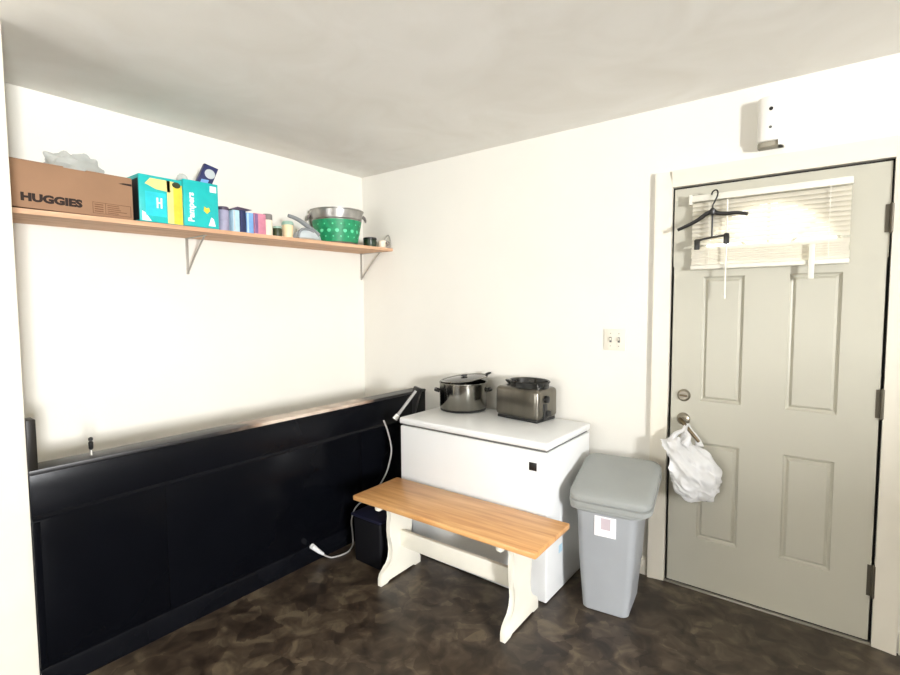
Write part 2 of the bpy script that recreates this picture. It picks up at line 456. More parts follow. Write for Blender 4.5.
# stops and threshold
mb = MB()
mb.box(JX0, DX0+.001, .022, .10, 0, JZ).box(DX1-.001, JX1, .022, .10, 0, JZ).box(JX0, JX1, .022, .10, DZ1-.001, JZ)
mb.build('weatherstrip', M['gap'], door)
mb = MB(); mb.box(JX0, JX1, -.012, .10, 0, .009, bev=.002); mb.build('threshold', M['alum'], door)
mb = MB(); mb.box(JX0+.005, JX1-.005, .004, .05, .009, .016); mb.build('door_sweep', M['gap'], door)
for z0, z1 in ((1.755,1.868),(.985,1.105),(.215,.350)):
    h = MB(); h.cyl((3.131,-.008,z0),(3.131,-.008,z1),.0075,seg=12); h.cyl((3.131,-.008,z0-.006),(3.131,-.008,z0),.005,.0075,12); h.cyl((3.131,-.008,z1),(3.131,-.008,z1+.006),.0075,.005,12)
    h.box(3.110, 3.131, -.002, .001, z0, z1); h.box(3.131, 3.139, -.004, .001, z0, z1)
    h.build('hinge', M['hinge'], door)
mb = MB(); mb.lathe([(.031,0),(.031,.006),(.024,.014),(.022,.016)], (2.368,0,1.002), 28, R=Matrix.Rotation(PI/2,3,'X'))
db = mb.build('deadbolt', M['nickel'], door)
mb = MB(); mb.box(2.350, 2.386, -.026, -.015, .998, 1.007, bev=.003); mb.build('thumb_turn', M['bronze'], db)
mb = MB(); mb.lathe([(.032,0),(.032,.005),(.026,.012),(.012,.016),(.011,.045)], (2.368,0,.880), 28, R=Matrix.Rotation(PI/2,3,'X'))
rs = mb.build('handle_rose', M['nickel'], door)
mb = MB(); mb.tube([(2.362,-.050,.886),(2.374,-.062,.880),(2.402,-.072,.852),(2.432,-.074,.818),(2.456,-.072,.790)], .009, seg=12, rfun=lambda u: .0105-.003*u)
mb.build('lever', M['bronze'], rs)

# ------------------------------------------------------------------ the blind in front of the half round light
bl = thing('window_blind', 'white mini blind half lowered over the arched glass of the door', 'blind', (2.70,0,1.64))
BX0, BX1 = 2.392, 3.000
B(BX0-.004, BX1+.004, -.046, -.012, 1.962, 1.992, bev=.003).build('headrail', M['blindw'], bl)
mb = MB()
def slat(mb, z, tilt, x0=BX0, x1=BX1, w=.025):
    c = []
    for k in range(5):
        u = (k/4-.5)*w; cv = .0022*(1-(2*u/w)**2)
        c.append((-.029+u*math.cos(tilt)-cv*math.sin(tilt), z+u*math.sin(tilt)+cv*math.cos(tilt)))
    lo = [(y-.0005*math.sin(-tilt), z-.0007) for y, z in c[::-1]]
    mb.prism(c+lo, 0, x0, x1)
z = 1.948
while z > 1.745:
    slat(mb, z, math.radians(57)); z -= .0205
mb.build('slats', M['slat'], bl, angle=50)
mb = MB()
z = 1.732; k = 0
while z > 1.662:
    slat(mb, z, math.radians(70+random.uniform(-5,5)), BX0+random.uniform(-.002,.002), BX1+random.uniform(-.002,.002)); z -= .0105
mb.build('bunched_slats', M['slat'], bl, angle=50)
B(BX0-.002, BX1+.002, -.044, -.014, 1.634, 1.655, bev=.004).build('bottom_rail', M['blindw'], bl)
for x in (2.47, 2.93):
    mb = MB(); mb.cyl((x,-.045,1.965),(x,-.045,1.655),.0012,seg=6); mb.build('ladder_cord', M['cord'], bl)
mb = MB(); mb.cyl((2.546,-.056,1.955),(2.546,-.060,1.505),.0038,seg=8); mb.cyl((2.546,-.060,1.505),(2.546,-.060,1.49),.005,.004,8); mb.build('tilt_wand', M['blindw'], bl)
mb = MB(); mb.box(2.862, 2.884, -.056, -.048, 1.572, 1.722, bev=.003); mb.build('pull_tag', M['blindw'], bl)
B(2.377, 2.390, -.048, 0, 1.950, 1.998, bev=.002).build('end_bracket', M['blindw'], bl)

# ------------------------------------------------------------------ clothes hanger
hy = -.072
hg = thing('clothes_hanger', 'black clothes hanger with two trouser clips hanging on the door blind', 'hanger', (2.49,hy,1.9))
mb = MB()
mb.tube([(2.478,-.052,1.985),(2.482,-.056,1.997),(2.494,-.062,2.003),(2.505,-.066,1.996),(2.506,hy,1.975),(2.496,hy,1.950),(2.487,hy,1.930),(2.487,hy,1.905)], .0036, seg=10)
mb.build('hook', M['hang'], hg)
mb = MB()
def arm(pts, w, h):
    mb.tube(pts, w, seg=10, rfun=lambda u: w*(1.1-.35*u))
arm([(2.487,hy,1.903),(2.460,hy,1.893),(2.425,hy,1.869),(2.380,hy,1.848),(2.335,hy-.004,1.829)], .010, 0)
arm([(2.487,hy,1.903),(2.512,hy,1.891),(2.550,hy,1.886),(2.590,hy,1.885),(2.632,hy-.004,1.874)], .010, 0)
mb.lathe([(.004,-.02),(.014,-.012),(.016,.004),(.006,.016)], (2.487,hy,1.903), 16)
mb.build('shoulder_bar', M['hang'], hg)
mb = MB(); mb.cyl((2.487,hy,1.90),(2.487,hy,1.780),.004,seg=10); mb.build('stem', M['hang'], hg)
mb = MB(); mb.tube([(2.415,hy,1.768),(2.45,hy,1.776),(2.487,hy,1.781),(2.56,hy,1.788)], .0052, seg=10); mb.build('clip_bar', M['hang'], hg)
for x, z in ((2.424,1.768),(2.549,1.787)):
    mb = MB(); mb.box(x-.012, x+.012, hy-.010, hy-.003, z-.042, z+.006, bev=.003); mb.box(x-.011, x+.011, hy+.003, hy+.009, z-.040, z+.006, bev=.003); mb.box(x-.008,x+.008,hy-.006,hy+.006,z-.008,z+.009)
    mb.build('clip', M['hang'], hg)

# ------------------------------------------------------------------ wall box and light switch
wb = thing('air_freshener', 'white plastic box mounted high on the wall above the door', 'air freshener', (2.70,0,2.17))
mb = MB()
poly = [(-.052,0),(-.052,-.046),(-.046,-.066),(-.032,-.076),(0,-.079),(.032,-.076),(.046,-.066),(.052,-.046),(.052,0)]
mb.prism([(2.706+a,b) for a,b in poly], 2, 2.186, 2.380, bev=.008)
mb.build('housing', M['whitep'], wb)
mb = MB(); mb.prism([(2.706+a*.95,b*.86) for a,b in poly], 2, 2.164, 2.186, bev=.003); mb.build('base', M['taupe'], wb)
mb = MB(); mb.prism([(2.706+a*1.0,b) for a,b in poly if a > .02]+[(2.735,0)], 2, 2.164, 2.1858); mb.build('base_corner', M['whitep'], wb)
mb = MB(); mb.cyl((2.708,-.0785,2.322),(2.708,-.0805,2.322),.008,seg=16); mb.build('spray_opening', M['blackp'], wb)
mb = MB(); mb.cyl((2.708,-.0785,2.243),(2.708,-.0805,2.243),.006,seg=16); mb.build('indicator_light', M['gasket'], wb)

sw = thing('light_switch', 'ivory double light switch on the wall left of the door', 'light switch', (2.008,0,1.27))
B(1.948, 2.068, -.006, 0, 1.213, 1.330, bev=.003).build('cover_plate', M['trimw'], sw)
for x in (1.986, 2.032):
    mb = MB(); mb.box(x-.006, x+.006, -.0075, -.0055, 1.257, 1.286)
    sl = mb.build('toggle_slot', M['gasket'], sw)
    mb = MB(); mb.box(x-.004, x+.004, -.018, -.006, 1.268, 1.282, bev=.002); mb.build('toggle', M['trimw'], sl)
for x in (1.986, 2.032):
    for z in (1.237, 1.306): MB().cyl((x,-.006,z),(x,-.0075,z),.003,seg=10).build('screw', M['nickel'], sw)

# ------------------------------------------------------------------ chest freezer
fz = thing('chest_freezer', 'white chest freezer standing in the corner behind the bench', 'freezer', (1.41,-.30,0))
FX, FXX, FY, FYY = .932, 1.894, -.582, -.055
B(FX, FXX, FY, FYY, .005, .752, bev=.007, seg=3).build('body', M['white'], fz)
B(FX+.012, FXX-.012, FY+.012, FYY-.012, .752, .764).build('gasket', M['gasket'], fz)
mb = B(FX-.004, FXX+.004, FY-.006, FYY, .764, .802, bev=.010, seg=3); mb.build('lid', M['white'], fz)
for x in (FX+.06, FXX-.06):
    for y in (FY+.06, FYY-.06):
        mb = MB(); mb.cyl((x,y,0),(x,y,.007),.02,seg=14); mb.build('foot', M['blackp'], fz)
B(1.797, 1.838, FY-.003, FY+.002, .655, .695, bev=.001).build('badge', M['blackp'], fz)
B(FXX-.001, FXX+.0012, -.445, -.405, .205, .245).build('rating_sticker', M['paleb'], fz)
for x in (1.10, 1.70):
    B(x-.03, x+.03, FYY, FYY+.022, .70, .79, bev=.004).build('lid_hinge', M['whitep'], fz)

# ------------------------------------------------------------------ steel pot
ZF = .802
PX, PY = 1.098, -.172
pt = thing('steel_pot', 'round steel stockpot with tilted dark lid on the white freezer', 'pot', (PX,PY,ZF))
pr = .150
mb = MB(); mb.m(M['steel'])
mb.lathe([(pr-.006,.012),(pr,.022),(pr,.172),(pr+.004,.175),(pr+.003,.179),(pr-.004,.177),(pr-.005,.03),(.02,.026)], (PX,PY,ZF), 48, cap0=True, cap1=True)
mb.build('body', None, pt)
mb = MB(); mb.lathe([(pr-.012,0),(pr-.004,.003),(pr-.002,.012),(pr-.008,.014)], (PX,PY,ZF), 48); mb.build('base', M['blackp'], pt)
va = math.radians(37)
ex = Vector((math.cos(va), math.sin(va), 0)); ey = Vector((-math.sin(va), math.cos(va), 0)); C0 = Vector((PX,PY,ZF))
for s_ in (-1, 1):
    mb = MB()
    mb.tube([C0+ex*s_*(pr-.001)+ey*q+Vector((0,0,.120)) for q in (-.035,)]+[C0+ex*s_*(pr+.026)+ey*q+Vector((0,0,.128)) for q in (-.032,0,.032)]+[C0+ex*s_*(pr-.001)+ey*.035+Vector((0,0,.120))], .0075, seg=10)
    mb.build('side_handle', M['blackp'], pt)
# lid rests tipped up on the right hand rim
Rl = Matrix.Rotation(va,3,'Z') @ Matrix.Rotation(math.radians(-6.5),3,'Y')
lc = C0+ex*.008+Vector((0,0,.200))
mb = MB(); mb.m(M['darkgl']); mb.lathe([(.0,.010),(.07,.008),(.12,.003),(.141,0)], lc, 48, cap0=False, cap1=False, R=Rl)
mb.m(M['steel']); mb.lathe([(.140,-.004),(.152,-.004),(.153,0),(.151,.003),(.140,.002)], lc, 48, R=Rl, cap0=False, cap1=False)
lid = mb.build('lid', None, pt)
mb = MB()
mb.tube([lc+Rl@Vector((.138,-.018,.004)), lc+Rl@Vector((.150,-.016,.010)), lc+Rl@Vector((.168,0,.014)), lc+Rl@Vector((.150,.016,.010)), lc+Rl@Vector((.138,.018,.004))], .006, seg=8)
mb.build('lid_handle', M['blackp'], lid)
MB().lathe([(.010,.006),(.010,.012),(.022,.015),(.022,.021),(.010,.024)], lc, 20, R=Rl).build('lid_knob', M['blackp'], lid)

# ------------------------------------------------------------------ steel cooker
ck = thing('slow_cooker', 'rectangular steel slow cooker with black well on the white freezer', 'cooker', (1.5375,-.145,ZF))
CX0, CX1, CY0, CY1 = 1.385, 1.690, -.250, -.040
mb = B(CX0, CX1, CY0, CY1, ZF+.014, ZF+.188, bev=.026, seg=4); mb.build('housing', M['steelb'], ck)
B(CX0+.012, CX1-.012, CY0+.012, CY1-.012, ZF+.0, ZF+.018, bev=.003).build('base', M['blackp'], ck)
mb = MB()
cxm, cym = (CX0+CX1)/2+.012, (CY0+CY1)/2
mb.lathe([(.108,.184),(.112,.212),(.118,.220),(.114,.226),(.106,.222),(.100,.196),(.02,.192)], (cxm+.012,cym,ZF), 40, sx=1.1, sy=.84)
mb.build('crock', M['darkgl'], ck)
mb = MB(); mb.tube([(CX0-.004,cym-.03,ZF+.135),(CX0-.028,cym-.02,ZF+.138),(CX0-.028,cym+.02,ZF+.138),(CX0-.004,cym+.03,ZF+.135)], .009, seg=10); mb.build('side_handle', M['blackp'], ck)
mb = MB(); mb.lathe([(.012,.186),(.028,.204),(.030,.212),(.01,.215)], (CX0+.035,cym+.01,ZF), 20, sx=1.3); mb.build('lid_rest', M['blackp'], ck)
B(CX1-.002, CX1+.004, CY0+.055, CY0+.095, ZF+.012, ZF+.105, bev=.002).build('control_panel', M['blackp'], ck)
mb = MB(); mb.lathe([(.021,0),(.020,.016),(.012,.019)], (CX1,CY0+.082,ZF+.130), 20, R=Matrix.Rotation(PI/2,3,'Y')); mb.build('control_knob', M['blackp'], ck)
ck.rotation_euler.z = math.radians(-7)
B(CX1+.004, CX1+.010, CY0+.085, CY0+.125, ZF+.030, ZF+.060, bev=.002).build('switch', M['blackp'], ck)

# ------------------------------------------------------------------ bench
BRZ = math.radians(1.2)
bc = (1.49,-.79,0)
bn = thing('wooden_bench', 'low bench with honey pine seat and cream trestle legs', 'bench', bc, BRZ)
mb = B(-.545, .535, -.175, .178, .425, .452, bev=.006); mb.build('seat', M['oak'], bn, local=True)
hp = [(.092,.425),(.092,.395),(.086,.375),(.080,.345),(.088,.315),(.092,.275),(.088,.235),(.076,.200),(.072,.160),(.080,.120),(.098,.092),(.125,.078),(.150,.060),(.160,.036),(.160,0),(.112,0),(.098,.014)]
prof = hp+[(-a,b) for a,b in hp[::-1]]
for x in (-.368, .372):
    mb = MB(); mb.prism(prof, 0, x-.014, x+.014, bev=.003); mb.build('leg', M['benchw'], bn, local=True, angle=40)
B(-.354, .358, -.011, .011, .160, .250, bev=.002).build('stretcher', M['benchw'], bn, local=True)
for x in (-.368, .372):
    mb = B(x-.046, x-.0145, -.145, .145, .388, .4245, bev=.008); mb.build('cleat', M['benchw'], bn, local=True)

# ------------------------------------------------------------------ navy tub behind the bench leg
tb = thing('storage_tub', 'dark navy tub on the floor under the left end of bench', 'tub', (.925,-.735,0))
B(.815, 1.035, -.86, -.60, 0, .268, bev=.015, seg=3, taper=(.97,.97)).build('body', M['navyd'], tb)
mb = B(.806, 1.044, -.869, -.591, .268, .284, bev=.006); mb.build('lid', M['navyr'], tb)

# ------------------------------------------------------------------ swing bin
bi = thing('trash_bin', 'grey plastic trash bin with sloped lid beside the door', 'bin', (2.122,-.310,0), math.radians(7))
def rrect(hx, y0, y1, r, n=6):
    pts = []
    for (cx, cy, a0) in ((hx-r, y1-r, 0), (-hx+r, y1-r, 90), (-hx+r, y0+r, 180), (hx-r, y0+r, 270)):
        for k in range(n+1):
            a = math.radians(a0+90*k/n); pts.append((cx+r*math.cos(a), cy+r*math.sin(a)))
    return pts
def loft(mb, rings, cap0=True, cap1=True):
    R_ = [[mb.bm.verts.new(p) for p in ring] for ring in rings]
    fs = []; n = len(R_[0])
    for i in range(len(R_)-1):
        for k in range(n): fs.append(mb.bm.faces.new((R_[i][k], R_[i][(k+1)%n], R_[i+1][(k+1)%n], R_[i+1][k])))
    if cap0: fs.append(mb.bm.faces.new(R_[0][::-1]))
    if cap1: fs.append(mb.bm.faces.new(R_[-1]))
    mb._fin(fs)
def sec(hx, y0, y1, r, zfun): return [(x, y, zfun(y)) for x, y in rrect(hx, y0, y1, r)]
mb = MB()
loft(mb, [sec(.100,-.162,.095,.028,lambda y:0), sec(.107,-.168,.105,.030,lambda y:.006), sec(.128,-.172,.125,.035,lambda y:.25), sec(.140,-.174,.150,.040,lambda y:.46), sec(.143,-.174,.152,.040,lambda y:.500)])
mb.build('body', M['binb'], bi, local=True)
mb = MB()
SL = .29
za = lambda c: (lambda y: c+SL*(y+.19)*(1.0))
def osec(hx, y0, y1, r, zfun, ox=.014): return [(x+ox, y, z) for x, y, z in sec(hx, y0, y1, r, zfun)]
loft(mb, [osec(.184,-.190,.172,.045,za(.503)), osec(.190,-.194,.176,.048,za(.508)), osec(.190,-.194,.176,.048,za(.528)), osec(.180,-.184,.170,.048,za(.530)), osec(.180,-.184,.170,.048,za(.534)), osec(.187,-.191,.175,.048,za(.537)), osec(.188,-.192,.175,.048,za(.556)), osec(.180,-.186,.168,.048,za(.566)), osec(.158,-.165,.150,.045,za(.573)), osec(.10,-.11,.11,.04,za(.576))])
mb.build('lid', M['binl'], bi, local=True)
mb = MB()
loft(mb, [sec(.153,-.178,.155,.040,lambda y:.484), sec(.172,-.186,.165,.044,lambda y:.490), sec(.174,-.187,.166,.044,za(.503))])
mb.build('rim', M['binl'], bi, local=True)
st = B(-.048, .050, -.1785, -.170, .378, .472).build('label', M['stick'], bi, local=True)
mb = MB(); mb.box(-.018, .026, -.1795, -.171, .412, .466); mb.build('label_print', M['stickg'], st, local=True)

# ------------------------------------------------------------------ plastic bag on the door lever
bg = thing('plastic_bag', 'stuffed white plastic bag hanging from the door lever', 'bag', (2.42,-.10,.52))
def bagf(d):
    x, y, z = d
    a = math.atan2(y, x)
    w = 1.0 if z < 0 else (1-z**2.2*.55)
    p = Vector((2.428+.140*x*w+.030*z*-1.0*.6, -.118+.086*y*w+.03*max(0,z), .656+.148*z))
    p.x += -.035*max(0, z)                         # neck leans to the handle
    if z < -.2: p.z += .035*(1 if x < -.2 else 0)*min(1, (-z-.2)*2)*min(1,(-x-.2)*3)
    n = noise.noise(d*2.6+Vector((3.1,0,7)))*.024 + noise.noise(Vector((x*3.5+9, y*3.5, z*3)))*.014
    rg = 1-abs(noise.noise(Vector((x*2.2, y*2.2, z*4+x*3))))
    n += (rg-.75)*.020
    q = Vector((x,y,z*.8)); p += q*n
    p.y = min(p.y, -.034)
    if x < 0 and z > -.1: p.x -= .055*(-x)*min(1, (z+.1)*2)
    if p.z < .78: p.x = max(p.x, 2.352-.9*max(0, p.z-.705)+.012*noise.noise(d*7))
    return p
mb = MB(); mb.blob(bagf, 6); mb.build('sack', M['bag'], bg, angle=70)
for (x0, y0, x1) in ((2.335,-.10,2.392),(2.40,-.12,2.404)):
    mb = MB(); mb.tube([(x0,y0,.775),(x0+.015,y0+.015,.815),(x1-.006,-.088,.842),(x1,-.064,.868),(x1+.006,-.044,.842),(x0+.045,-.056,.800),(x0+.06,-.07,.765)], .012, seg=8, rfun=lambda u: .020-.026*math.sin(PI*u)*.55)
    mb.build('carry_handle', M['bag'], bg)

# ------------------------------------------------------------------ the shelf
def sz(y): return 1.866+.0125*(y+2.2)             # top of the board (a touch out of level)
sh = thing('wall_shelf', 'long raw pine shelf board on the left wall near the ceiling', 'shelf', (0,-1.1,1.85))
mb = MB()
mb.prism([(YR, sz(YR)-.021),(0, sz(0)-.021),(0, sz(0)),(YR, sz(YR))], 0, 0, .325)
mb.build('board', M['shelf'], sh)
for y in (-1.355, -.022):
    zt = sz(y)-.021
    mb = MB()
    mb.box(0, .004, y-.008, y+.008, zt-.205, zt, bev=.001)
    mb.box(0, .225, y-.008, y+.008, zt-.004, zt, bev=.001)
    mb.tube([(.005,y,zt-.195),(.10,y,zt-.10),(.205,y,zt-.007)], .0048, seg=8)
    mb.build('bracket', M['zinc'], sh)

# cardboard box
bx = thing('cardboard_box', 'large brown cardboard diaper box at the left end of the shelf', 'box', (.18,-1.96,sz(-1.96)))
y0, y1 = -2.205, -1.742; zb = sz(-1.742)+.0005; zt = 2.062
mb = MB(); mb.box(.035, .318, y0, y1, zb, zt, bev=.003); mb.build('carton', M['card'], bx)
TX = Matrix(((0,0,1,0),(1,0,0,0),(0,1,0,0),(0,0,0,1)))     # text plane -> facing +x, reading along +y
mb = MB()
mb.text('HUGGIES', .051, Matrix.Translation((.3182,-2.155,1.902)) @ TX @ Matrix.Diagonal((1,.84,1,1)), bold=.0030, spacing=1.0)
mb.build('lettering', M['ink'], bx)
mb = MB()
for a,b,c,d in ((-1.905,-1.752,1.932,1.934),(-1.905,-1.752,1.884,1.886),(-1.905,-1.903,1.884,1.934),(-1.754,-1.752,1.884,1.934),(-1.856,-1.854,1.884,1.934)):
    mb.box(.3175,.3188,a,b,c,d)
for k in range(5): mb.box(.3175,.3187,-1.848,-1.848+.07*random.uniform(.6,1.2),1.890+.0085*k,1.893+.0085*k)
for k in range(4): mb.box(.3175,.3187,-1.898,-1.864,1.892+.01*k,1.896+.01*k)
mb.build('printed_panel', M['inkl'], bx)
mb = MB(); mb.prism([(-1.800,2.032),(-1.780,2.037),(-1.745,2.038),(-1.745,2.028),(-1.780,2.030)], 0, .3165, .3188); mb.build('hand_hole', M['ink'], bx)
mb = MB(); mb.box(.036,.317,y0+.002,y0+.20,zt,zt+.004); mb.box(.036,.317,y1-.18,y1-.002,zt,zt+.004,M4=Matrix.Translation((0,0,0))); mb.build('top_flap', M['card'], bx)

# crumpled clear bag on the cardboard box
def crf(d):
    p = Vector((.19+.10*d.x, -1.925+.112*d.y, 2.067+.088*max(0,d.z+.12)/1.12))
    k = noise.noise(d*2.2+Vector((1,2,3)))*.045 + noise.noise(d*5)*.010
    if d.z > -.1: p += Vector((d.x*.5, d.y, d.z))*k
    p.z = max(p.z, 2.067)
    p.z += .012*(-d.y) if d.z > 0 else 0
    return p
mb = MB(); mb.blob(crf, 5)
tag(mb.build('plastic_wrap', M['crinkle'], origin=(.19,-1.935,2.067), angle=25), 'crumpled clear plastic wrap lying on top of the cardboard box', 'plastic wrap')

# teal cartons
def carton(name, label, y0, y1, zt, x0=.10, x1=.320):
    t = thing(name, label, 'box', ((x0+x1)/2,(y0+y1)/2,sz((y0+y1)/2)))
    return t
t1 = thing('diaper_carton', 'teal diaper carton with yellow stripe beside the cardboard box', 'box', (.2,-1.61,sz(-1.61)), 0, 'teal diaper cartons on the shelf')
zb = sz(-1.515)+.0005
mb = MB(); mb.m(M['teal']); mb.box(.09, .322, -1.716, -1.516, zb, 2.098, bev=.003)
mb.m(M['shadowgap']); mb.box(.095, .314, -1.7168, -1.7158, zb+.006, 2.078)  # dark sheet: shade painted over the teal side facing the gap
mb.build('carton', None, t1)
mb = MB()
mb.m(M['paley']); mb.prism([(-1.665,2.085),(-1.690,2.055),(-1.640,2.035),(-1.575,2.030),(-1.575,2.085)], 0, .3215, .3228)
mb.m(M['paley']); mb.box(.3215,.3228,-1.590,-1.556,zb+.002,2.085); mb.m(M['yellow']); mb.box(.3215,.3232,-1.560,-1.518,zb+.002,2.072)
mb.m(M['tealb']); mb.box(.3215,.3228,-1.690,-1.596,zb+.03,2.020); mb.m(M['whitel'])
mb.box(.3225,.3234,-1.640,-1.632,1.945,1.995); mb.box(.3225,.3234,-1.622,-1.614,1.945,1.995); mb.box(.3225,.3234,-1.632,-1.622,1.967,1.974)
mb.prism([(-1.706,zb+.004),(-1.665,zb+.004),(-1.690,zb+.04),(-1.706,zb+.05)], 0, .3215, .3228)
mb.build('printed_front', None, t1)
mb = MB(); mb.lathe([(.020,0),(.020,.0015)], (.3222,-1.545,2.070), 20, sx=.75, R=Matrix.Rotation(PI/2,3,'Y')); mb.build('hand_hole', M['olive'], t1)
t2 = thing('diaper_carton', 'teal diaper carton with vertical white lettering left of the small cans', 'box', (.2,-1.42,sz(-1.42)), 0, 'teal diaper cartons on the shelf')
zb = sz(-1.332)+.0005
mb = MB(); mb.box(.09, .324, -1.512, -1.332, zb, 2.112, bev=.003); mb.build('carton', M['teal'], t2)
mb = MB(); mb.m(M['whitel'])
TV = Matrix(((0,0,1,0),(0,-1,0,0),(1,0,0,0),(0,0,0,1)))
RV = Matrix.Translation((.3242,-1.462,1.900)) @ TX @ Matrix.Rotation(PI/2,4,'Z')
mb.text('Pampers', .043, RV, bold=.0014)
mb.build('lettering', None, t2)
MB().prism([(-1.388,zb+.012),(-1.350,zb+.012),(-1.360,zb+.05),(-1.372,zb+.058)], 0, .3235, .3250).build('lower_print', M['whitel'], t2)
B(.3235,.3248,-1.376,-1.342,2.066,2.098).build('corner_print', M['whitel'], t2)
mb = MB(); mb.m(M['yellow']); mb.prism([(-1.412,1.965),(-1.394,1.950),(-1.378,1.968),(-1.384,1.985),(-1.396,1.978),(-1.408,1.988)], 0, .3235, .3250)
mb.build('heart_print', None, t2)

# small blue pack on top of the taller carton
pk = thing('wipes_pack', 'small dark blue pack with white oval, tilted on the teal carton', 'pack', (.22,-1.35,2.112))
mb = MB(); mb.prism([(-1.408,2.113),(-1.322,2.113),(-1.276,2.222),(-1.350,2.238)], 0, .205, .237, bev=.006); mb.build('wrapper', M['navy'], pk)
mb = MB(); mb.lathe([(.029,0),(.027,.002)], (.2368,-1.327,2.184), 24, sx=.9, sy=1.0, R=Matrix.Rotation(PI/2,3,'Y')); mb.build('white_panel', M['lightg'], pk)
mb = MB(); mb.prism([(-1.385,2.124),(-1.345,2.124),(-1.334,2.150),(-1.374,2.150)], 0, .2365, .2380); mb.build('print', M['blue'], pk)
mb = MB(); mb.blob(lambda d: Vector((.15+.03*d.x, -1.435+.028*d.y, 2.145+.0325*d.z))+d*noise.noise(d*3)*.006, 3)
tag(mb.build('crumpled_wrapper', M['crinkle'], origin=(.15,-1.435,2.112), angle=30), 'little grey crumpled wrapper beside the small dark blue pack', 'wrapper')

# row of small cans and cartons
def can(name, label, cat, y, r, z1, body, capm, caph=.015, x=.275, capr=1.0):
    zb = sz(y+r)+.0005
    t = thing(name, label, cat, (x,y,zb), 0, 'small cans and packets on the shelf')
    mb = MB(); mb.lathe([(r*.96,0),(r,.004),(r,z1-zb-caph-.004),(r*.94,z1-zb-caph)], (x,y,zb), 28); mb.build('body', M[body], t)
    mb = MB(); mb.lathe([(r*capr,0),(r*capr,caph*.8),(r*capr*.9,caph)], (x,y,z1-caph), 28); mb.build('cap', M[capm], t)
    return t
def packet(name, label, y0, y1, z1, body, side, x0=.22, x1=.312):
    zb = sz(y1)+.0005
    t = thing(name, label, 'packet', ((x0+x1)/2,(y0+y1)/2,zb), 0, 'small cans and packets on the shelf')
    mb = MB(); mb.box(x0, x1, y0, y1, zb, z1, bev=.002); mb.build('carton', M[body], t)
    mb = MB(); mb.box(x1-.0005, x1+.0008, y0+.002, y0+(y1-y0)*.3, zb+.004, z1-.004); mb.build('side_print', M[side], t)
can('tin_can', 'grey lilac can with dark purple lid beside the teal carton', 'can', -1.281, .030, 2.010, 'lilac', 'darkcap', .018)
packet('food_packet', 'pale blue upright packet right of the grey lilac can', -1.244, -1.206, 1.998, 'paleb', 'lightg')
packet('food_packet', 'dark navy upright packet between two pale blue packets', -1.202, -1.168, 2.002, 'darkb', 'navy')
packet('food_packet', 'sky blue upright packet left of the dusty pink packet', -1.164, -1.122, 1.994, 'blue', 'paleb')
packet('food_packet', 'dusty pink upright packet left of the cream jar', -1.116, -1.044, 1.998, 'pink', 'mauve')
zt_ = 2.004
mb = MB(); mb.prism([(-1.255,1.9995),(-1.150,2.0035),(-1.125,2.012),(-1.215,2.018)], 0, .235, .310)
tag(mb.build('folded_sachet', M['darkcap'], origin=(.27,-1.2,2.0), angle=30), 'flat dark purple sachet lying across the pale blue packet tops', 'sachet')
can('spice_jar', 'cream labelled jar with grey lid right of the pink packet', 'jar', -1.010, .028, 2.008, 'creamj', 'greyc', .034)
t = can('squat_jar', 'squat dark olive jar between the cream jar and the peach cup', 'jar', -.945, .027, 1.945, 'olive', 'sage', .012)
# peach cup
zb = sz(-.86)+.0005
t = thing('ceramic_cup', 'peach cup with sage lid left of the grey clothes iron', 'cup', (.275,-.872,zb))
mb = MB(); mb.lathe([(.026,0),(.030,.004),(.034,.075),(.033,.078)], (.275,-.872,zb), 28); mb.build('body', M['peach'], t)
mb = MB(); mb.lathe([(.036,0),(.036,.012),(.030,.022)], (.275,-.872,zb+.078), 28); mb.build('lid', M['sage'], t)
# clothes iron lying with its handle to the left
zb = sz(-.66)+.0005
t = thing('clothes_iron', 'pale grey clothes iron with dark curved handle beside the bucket', 'iron', (.28,-.73,zb))
def ir(y0, y1, z0, z1, hw0, hw1): return None
mb = MB()
sect = [(-.812,.030,.030),(-.790,.040,.052),(-.740,.046,.066),(-.690,.038,.060),(-.650,.022,.040),(-.625,.006,.018)]
rings = []
for y, hw_, h in sect:
    rings.append([(.275+hw_*math.cos(a)*1.0, y, zb+.008+ (h*max(0,math.sin(a)) if math.sin(a)>0 else .0)) for a in [2*PI*k/20 for k in range(20)]])
loft(mb, rings); mb.build('body', M['lightg'], t)
mb = MB(); loft(mb, [[(.275+(hw_+.004)*s_, y, zb) for (y, hw_, h) in sect for s_ in (1,)]+[(.275-(hw_+.004), y, zb) for (y, hw_, h) in sect[::-1]], [(.275+(hw_+.003), y, zb+.008) for (y, hw_, h) in sect]+[(.275-(hw_+.003), y, zb+.008) for (y, hw_, h) in sect[::-1]]]); mb.build('sole_plate', M['zinc'], t)
mb = MB(); mb.tube([(.29,-.655,zb+.035),(.29,-.70,zb+.065),(.29,-.76,zb+.098),(.29,-.82,zb+.122),(.29,-.875,zb+.132)], .012, seg=12, rfun=lambda u: .017-.006*u); mb.build('handle', M['greyi'], t)
mb = MB(); mb.tube([(.300,-.700,zb+.050),(.302,-.745,zb+.062),(.302,-.785,zb+.060),(.302,-.806,zb+.040),(.300,-.812,zb+.012)], .008, seg=10); mb.build('cord_guard', M['greyi'], t)

